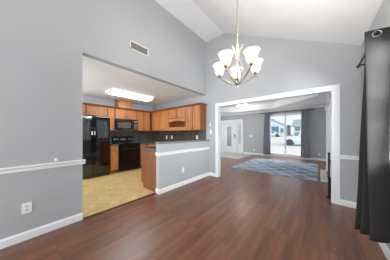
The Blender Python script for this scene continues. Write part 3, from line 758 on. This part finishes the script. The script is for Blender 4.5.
cu = thing('curtain', (RX,2.2,.2), 'dark grey grommet curtain bunched beside the wall end of the cased opening', 'curtain')
top = [(.478,2.085),(.40,2.062),(.325,2.05),(.38,2.095),(.45,2.12),(.345,2.155),(.46,2.20),(.362,2.245),(.46,2.285),(.38,2.325)]
bot = [(.515,2.27),(.455,2.225),(.385,2.20),(.405,2.27),(.43,2.315),(.338,2.295),(.42,2.40),(.302,2.36),(.42,2.46),(.36,2.49)]
curtain(cu, 'panel', top, bot, 2.19, .20, M['curtain_grey'], 30, 8)
for (gx,gy) in ((.397,2.062),(.40,2.108),(.402,2.18),(.41,2.225)):
    w = MB(); lp = [(gx+.026*math.cos(q*math.pi/8), gy-.004, RZ+.026*math.sin(q*math.pi/8)) for q in range(16)]
    w.tube(lp, .006, 6, closed=True); w.build('grommet', M['chrome'], cu, True)

# living room curtains
LRZ, LRY = 2.43, 8.91
rod = thing('curtain_rod', (-1.4,LRY,LRZ), 'thin dark rod above the living room picture window', 'curtain rod')
MB().tube([(-2.55,LRY,LRZ),(-0.22,LRY,LRZ)], .013, 10).build('rod', M['black_iron'], rod, True)
for xx, sgn in ((-2.55,-1),(-.22,1)):
    MB().lathe([(0,-.01),(.016,-.01),(.03,.02),(.03,.045),(0,.06)], (xx,LRY,LRZ), 12, (sgn,0,0)).build('finial', M['black_iron'], rod, True)
    MB().box(xx-sgn*.08-.008,LRY,LRZ-.03,xx-sgn*.08+.008,YF,LRZ-.014).build('bracket', M['black_iron'], rod)
def pleats(x0, x1, n_, amp, y): return [(x0+(x1-x0)*i/n_, y+amp*(1 if i % 2 else -1)) for i in range(n_+1)]
cu = thing('curtain', (-2.2,LRY,.1), 'slate grey curtain gathered on the front door side of the picture window', 'curtain')
curtain(cu, 'panel', pleats(-2.36,-2.12,8,.035,LRY), pleats(-2.44,-2.06,8,.05,LRY), 2.46,.10, M['curtain_slate'], 16, 5)
cu = thing('curtain', (-.55,LRY,.1), 'slate grey curtain gathered on the fireplace side of the picture window', 'curtain')
curtain(cu, 'panel', pleats(-.66,-.38,8,.035,LRY), pleats(-.68,-.32,8,.05,LRY), 2.46,.08, M['curtain_slate'], 16, 5)

# ------------------------------------------------------------------ living room things
w = MB().box(-2.5,4.98,0.0,-.03,7.75,.012,.004)
tag(w.build('area_rug', M['rug_pattern'], None, False, 0, (-1.2,6.3,0)), 'large blue-grey patterned area rug in front of the picture window', 'rug')
t_ = thing('living_ceiling_light', (-3.05,7.35,TZ), 'white flush ceiling light with two glowing glass bowls in the living room', 'ceiling light')
MB().lathe([(.17,0),(.17,-.02),(.10,-.05),(.03,-.06),(0,-.06)], (-3.05,7.35,TZ), 24).build('base_pan', M['lamp_white'], t_, True)
for a in (0,1):
    cxx = -3.05+(-.16 if a else .16); cyy = 7.35
    MB().tube([(-3.05,7.35,TZ-.05),(cxx,cyy,TZ-.09)], .012, 8).build('arm', M['lamp_white'], t_, True)
    MB().lathe([(.03,-.07),(.09,-.09),(.12,-.13),(.10,-.18),(.05,-.205),(0,-.21)], (cxx,cyy,TZ), 20).build('glass_bowl', M['diffuser'], t_, True)
lamp('living_bulb_light', 'POINT', (-3.05,7.35,TZ-.32), 14, (1,.97,.92), .15)
t_ = thing('ceiling_register', (-1.9,6.9,TZ), 'flat louvred register on the living room ceiling', 'vent')
MB().box(-2.08,6.82,TZ-.01,-1.72,6.98,TZ).build('frame', M['white_trim'], t_)
w = MB()
for k in range(6): w.box(-2.06,6.838+k*.022,TZ-.013,-1.74,6.846+k*.022,TZ-.009)
w.build('louvres', M['slot_grey'], t_)

# fireplace surround on the living room side wall, seen almost edge on
t_ = thing('fireplace_surround', (LX,5.6,0), 'tall white fireplace surround on the living room side wall', 'fireplace')
for ya in (4.45,6.55):
    w = MB(); w.box(.19,ya,.0,LX-.021,ya+.17,2.08,.004).box(.18,ya-.01,0,LX-.021,ya+.18,.16,.004).box(.165,ya-.015,2.06,LX-.021,ya+.185,2.17,.006)
    w.build('pilaster', M['white_trim'], t_)
MB().box(.23,4.62,1.30,LX-.021,6.55,2.12,.004).build('upper_panel', M['white_trim'], t_)
w = MB().box(.245,4.62,0,LX-.021,4.95,1.30).box(.245,6.25,0,LX-.021,6.55,1.30).box(.245,4.95,.85,LX-.021,6.25,1.30); w.build('brick_facing', M['hearth_tile'], t_)
MB().box(.265,4.95,.06,LX-.021,6.25,.85).build('firebox', M['black_iron'], t_)
tag(MB().box(.035,5.03,0,.18,6.44,.05,.005).build('hearth_slab', M['hearth_tile']), 'low white tiled hearth on the wood floor beside the rug', 'hearth')
t_ = thing('fireplace_tool_set', (.165,3.86,0), 'slim black iron tool stand just past the opening jamb', 'fireplace tools')
MB().box(.11,3.79,0,.26,3.95,.03,.008).build('base', M['black_iron'], t_)
MB().tube([(.15,3.86,.02),(.15,3.86,.86)], .016, 8).lathe([(0,.02),(.02,.005),(.02,-.015),(0,-.03)], (.15,3.86,.87), 12).build('pole', M['black_iron'], t_, True)
MB().tube([(.15,3.86,.73),(.25,3.88,.73)], .008, 8).tube([(.15,3.86,.69),(.25,3.88,.69)], .008, 8).build('hook_arm', M['black_iron'], t_, True)
MB().tube([(.18,3.865,.74),(.18,3.865,.40)], .004, 6).box(.14,3.85,.08,.215,3.89,.40,.01).build('shovel', M['black_iron'], t_)
MB().tube([(.215,3.87,.74),(.215,3.87,.30)], .004, 6).lathe([(.0,.32),(.035,.30),(.05,.12),(.045,.05),(0,.05)], (.215,3.87,0), 12).build('brush', M['black_satin'], t_)

# ------------------------------------------------------------------ outside the window
w = MB()
prof = [(-40,-.35),(9.2,-.35),(20,-.33),(27,-.25),(32,.05),(45,.55),(90,2.0),(160,3.5)]
bm_ = w.bm; L_ = []
for y_, z_ in prof: L_.append([bm_.verts.new((x_,y_,z_)) for x_ in (-140,-60,-20,20,60,140)])
for a, b_ in zip(L_, L_[1:]):
    for i in range(5): bm_.faces.new((a[i],a[i+1],b_[i+1],b_[i]))
st(w.build('ground_yard', M['straw_lawn']))
st(MB().prism([(-60,21.5,-.32),(60,21.5,-.32),(60,27,-.24),(-60,27,-.24)], (0,0,.012)).build('ground_road', M['road']))
def car(name, loc, label, cat, prof, wheels, W_, group=None, L=5.0, mat='car_white', wins=()):
    t_ = thing(name, loc, label, cat, group); x0_, y0_, z0_ = loc
    w = MB(); w.prism([(x0_+a, y0_-W_/2, z0_+b_) for a, b_ in prof], (0,W_,0))
    bmesh.ops.bevel(w.bm, geom=list(w.bm.edges), offset=.05, segments=2, affect='EDGES')
    w.build('body', M[mat], t_)
    for q in wins:
        for yy in (y0_-W_/2-.008, y0_+W_/2-.004):
            MB().prism([(x0_+a, yy, z0_+b_) for a, b_ in q], (0,.012,0)).build('side_window', M['car_window'], t_)
    for a in wheels:
        for yy, s_ in ((y0_-W_/2,-1),(y0_+W_/2,1)):
            wh = MB().lathe([(0,-.2),(.3,-.2),(.37,-.16),(.37,.0),(.34,.03),(.23,.03),(.23,.0),(0,.0)], (x0_+a,yy-s_*.02,z0_+.37), 20, (0,s_,0)).build('wheel', M['tyre'], t_, True)
            MB().lathe([(0,.025),(.2,.02),(.22,.0)], (x0_+a,yy-s_*.02,z0_+.37), 16, (0,s_,0)).build('hub_cap', M['hub'], wh, True)
        MB().lathe([(.0,-.003),(.44,-.003),(.44,.004),(0,.004)], (x0_+a,y0_-W_/2-.002,z0_+.42), 20, (0,1,0)).build('wheel_arch', M['tyre'], t_)
prof = [(-2.6,.38),(2.7,.38),(2.75,.95),(2.7,1.05),(1.5,1.12),(.75,1.72),(-.55,1.75),(-.75,1.1),(-2.6,1.05),(-2.65,.6)]
car('pickup_truck', (-1.3,23.6,-.28), 'white pickup truck parked on the street outside the picture window', 'truck', prof, (-1.65,1.7), 1.85, wins=([(-.5,1.16),(.95,1.16),(.62,1.62),(-.42,1.64)],))
prof = [(-2.2,.35),(2.2,.35),(2.25,.8),(1.2,.98),(.6,1.5),(-1.7,1.55),(-2.2,1.0)]
car('parked_car', (-9.7,43.5,.5), 'white car parked in front of the blue garage across the street', 'car', prof, (-1.4,1.4), 1.75, wins=([(-1.7,1.0),(.95,1.0),(.5,1.4),(-1.55,1.42)],))
def house(name, x0_, x1_, y0_, y1_, zg, zw, zr, label, wall, roof, wins, gable='y', garage=None):
    t_ = thing(name, ((x0_+x1_)/2,y0_,zg), label, 'house')
    MB().box(x0_,y0_,zg-.6,x1_,y1_,zw).build('wall', M[wall], t_)
    e = .5
    if gable == 'y':
        xm = (x0_+x1_)/2
        MB().prism([(x0_,y0_,zw),(x1_,y0_,zw),(xm,y0_,zr-.2)], (0,y1_-y0_,0)).build('gable', M[wall], t_)
        MB().prism([(x0_-e,y0_-e,zw-.25),(xm,y0_-e,zr),(x1_+e,y0_-e,zw-.25),(x1_+e,y0_-e,zw-.05),(xm,y0_-e,zr+.22),(x0_-e,y0_-e,zw-.05)], (0,y1_-y0_+2*e,0)).build('roof', M[roof], t_)
        MB().prism([(x0_-e,y0_-e-.06,zw-.3),(xm,y0_-e-.06,zr-.05),(x1_+e,y0_-e-.06,zw-.3),(x1_+e,y0_-e-.06,zw),(xm,y0_-e-.06,zr+.25),(x0_-e,y0_-e-.06,zw)], (0,.08,0)).build('bargeboard', M['house_white'], t_)
    else:
        ym = (y0_+y1_)/2
        MB().prism([(x0_-e,y0_-e,zw-.15),(x0_-e,ym,zr),(x0_-e,y1_+e,zw-.15),(x0_-e,y1_+e,zw+.05),(x0_-e,ym,zr+.22),(x0_-e,y0_-e,zw+.05)], (x1_-x0_+2*e,0,0)).build('roof', M[roof], t_)
    for (xa,xb,za,zb) in wins:
        f = MB(); frame_y(f, xa-.1,xb+.1,za-.1,zb+.1,y0_-.06,y0_,.12); f = f.build('window', M['house_white'], t_)
        MB().box(xa,y0_-.03,za,xb,y0_,zb).build('pane', M['house_window'], f)
    if garage:
        xa,xb,za,zb = garage
        g = MB(); g.box(xa,y0_-.08,za,xb,y0_,zb)
        for k in range(1,4): g.box(xa,y0_-.1,za+(zb-za)*k/4-.03,xb,y0_-.08,za+(zb-za)*k/4+.03)
        g.build('garage_door', M['house_blue'], t_)
house('gabled_house', -14.6,-7.2,48.5,58,.6,3.9,6.0,'pale house with a low gable and blue garage across the street','house_pale','house_roof',[(-8.6,-7.7,1.6,2.9)],'y',(-13.2,-9.0,.6,3.5))
house('grey_roofed_house', -5.6,7.0,51,60,.7,3.5,5.6,'long pale house with grey roof and wide window across the street','house_pale','house_roof_grey',[(-5.4,-4.0,2.0,3.3),(-3.0,-1.6,1.6,3.0),(1,2.6,1.6,3.0)],'x',(-5.4,-4.0,.7,1.7))
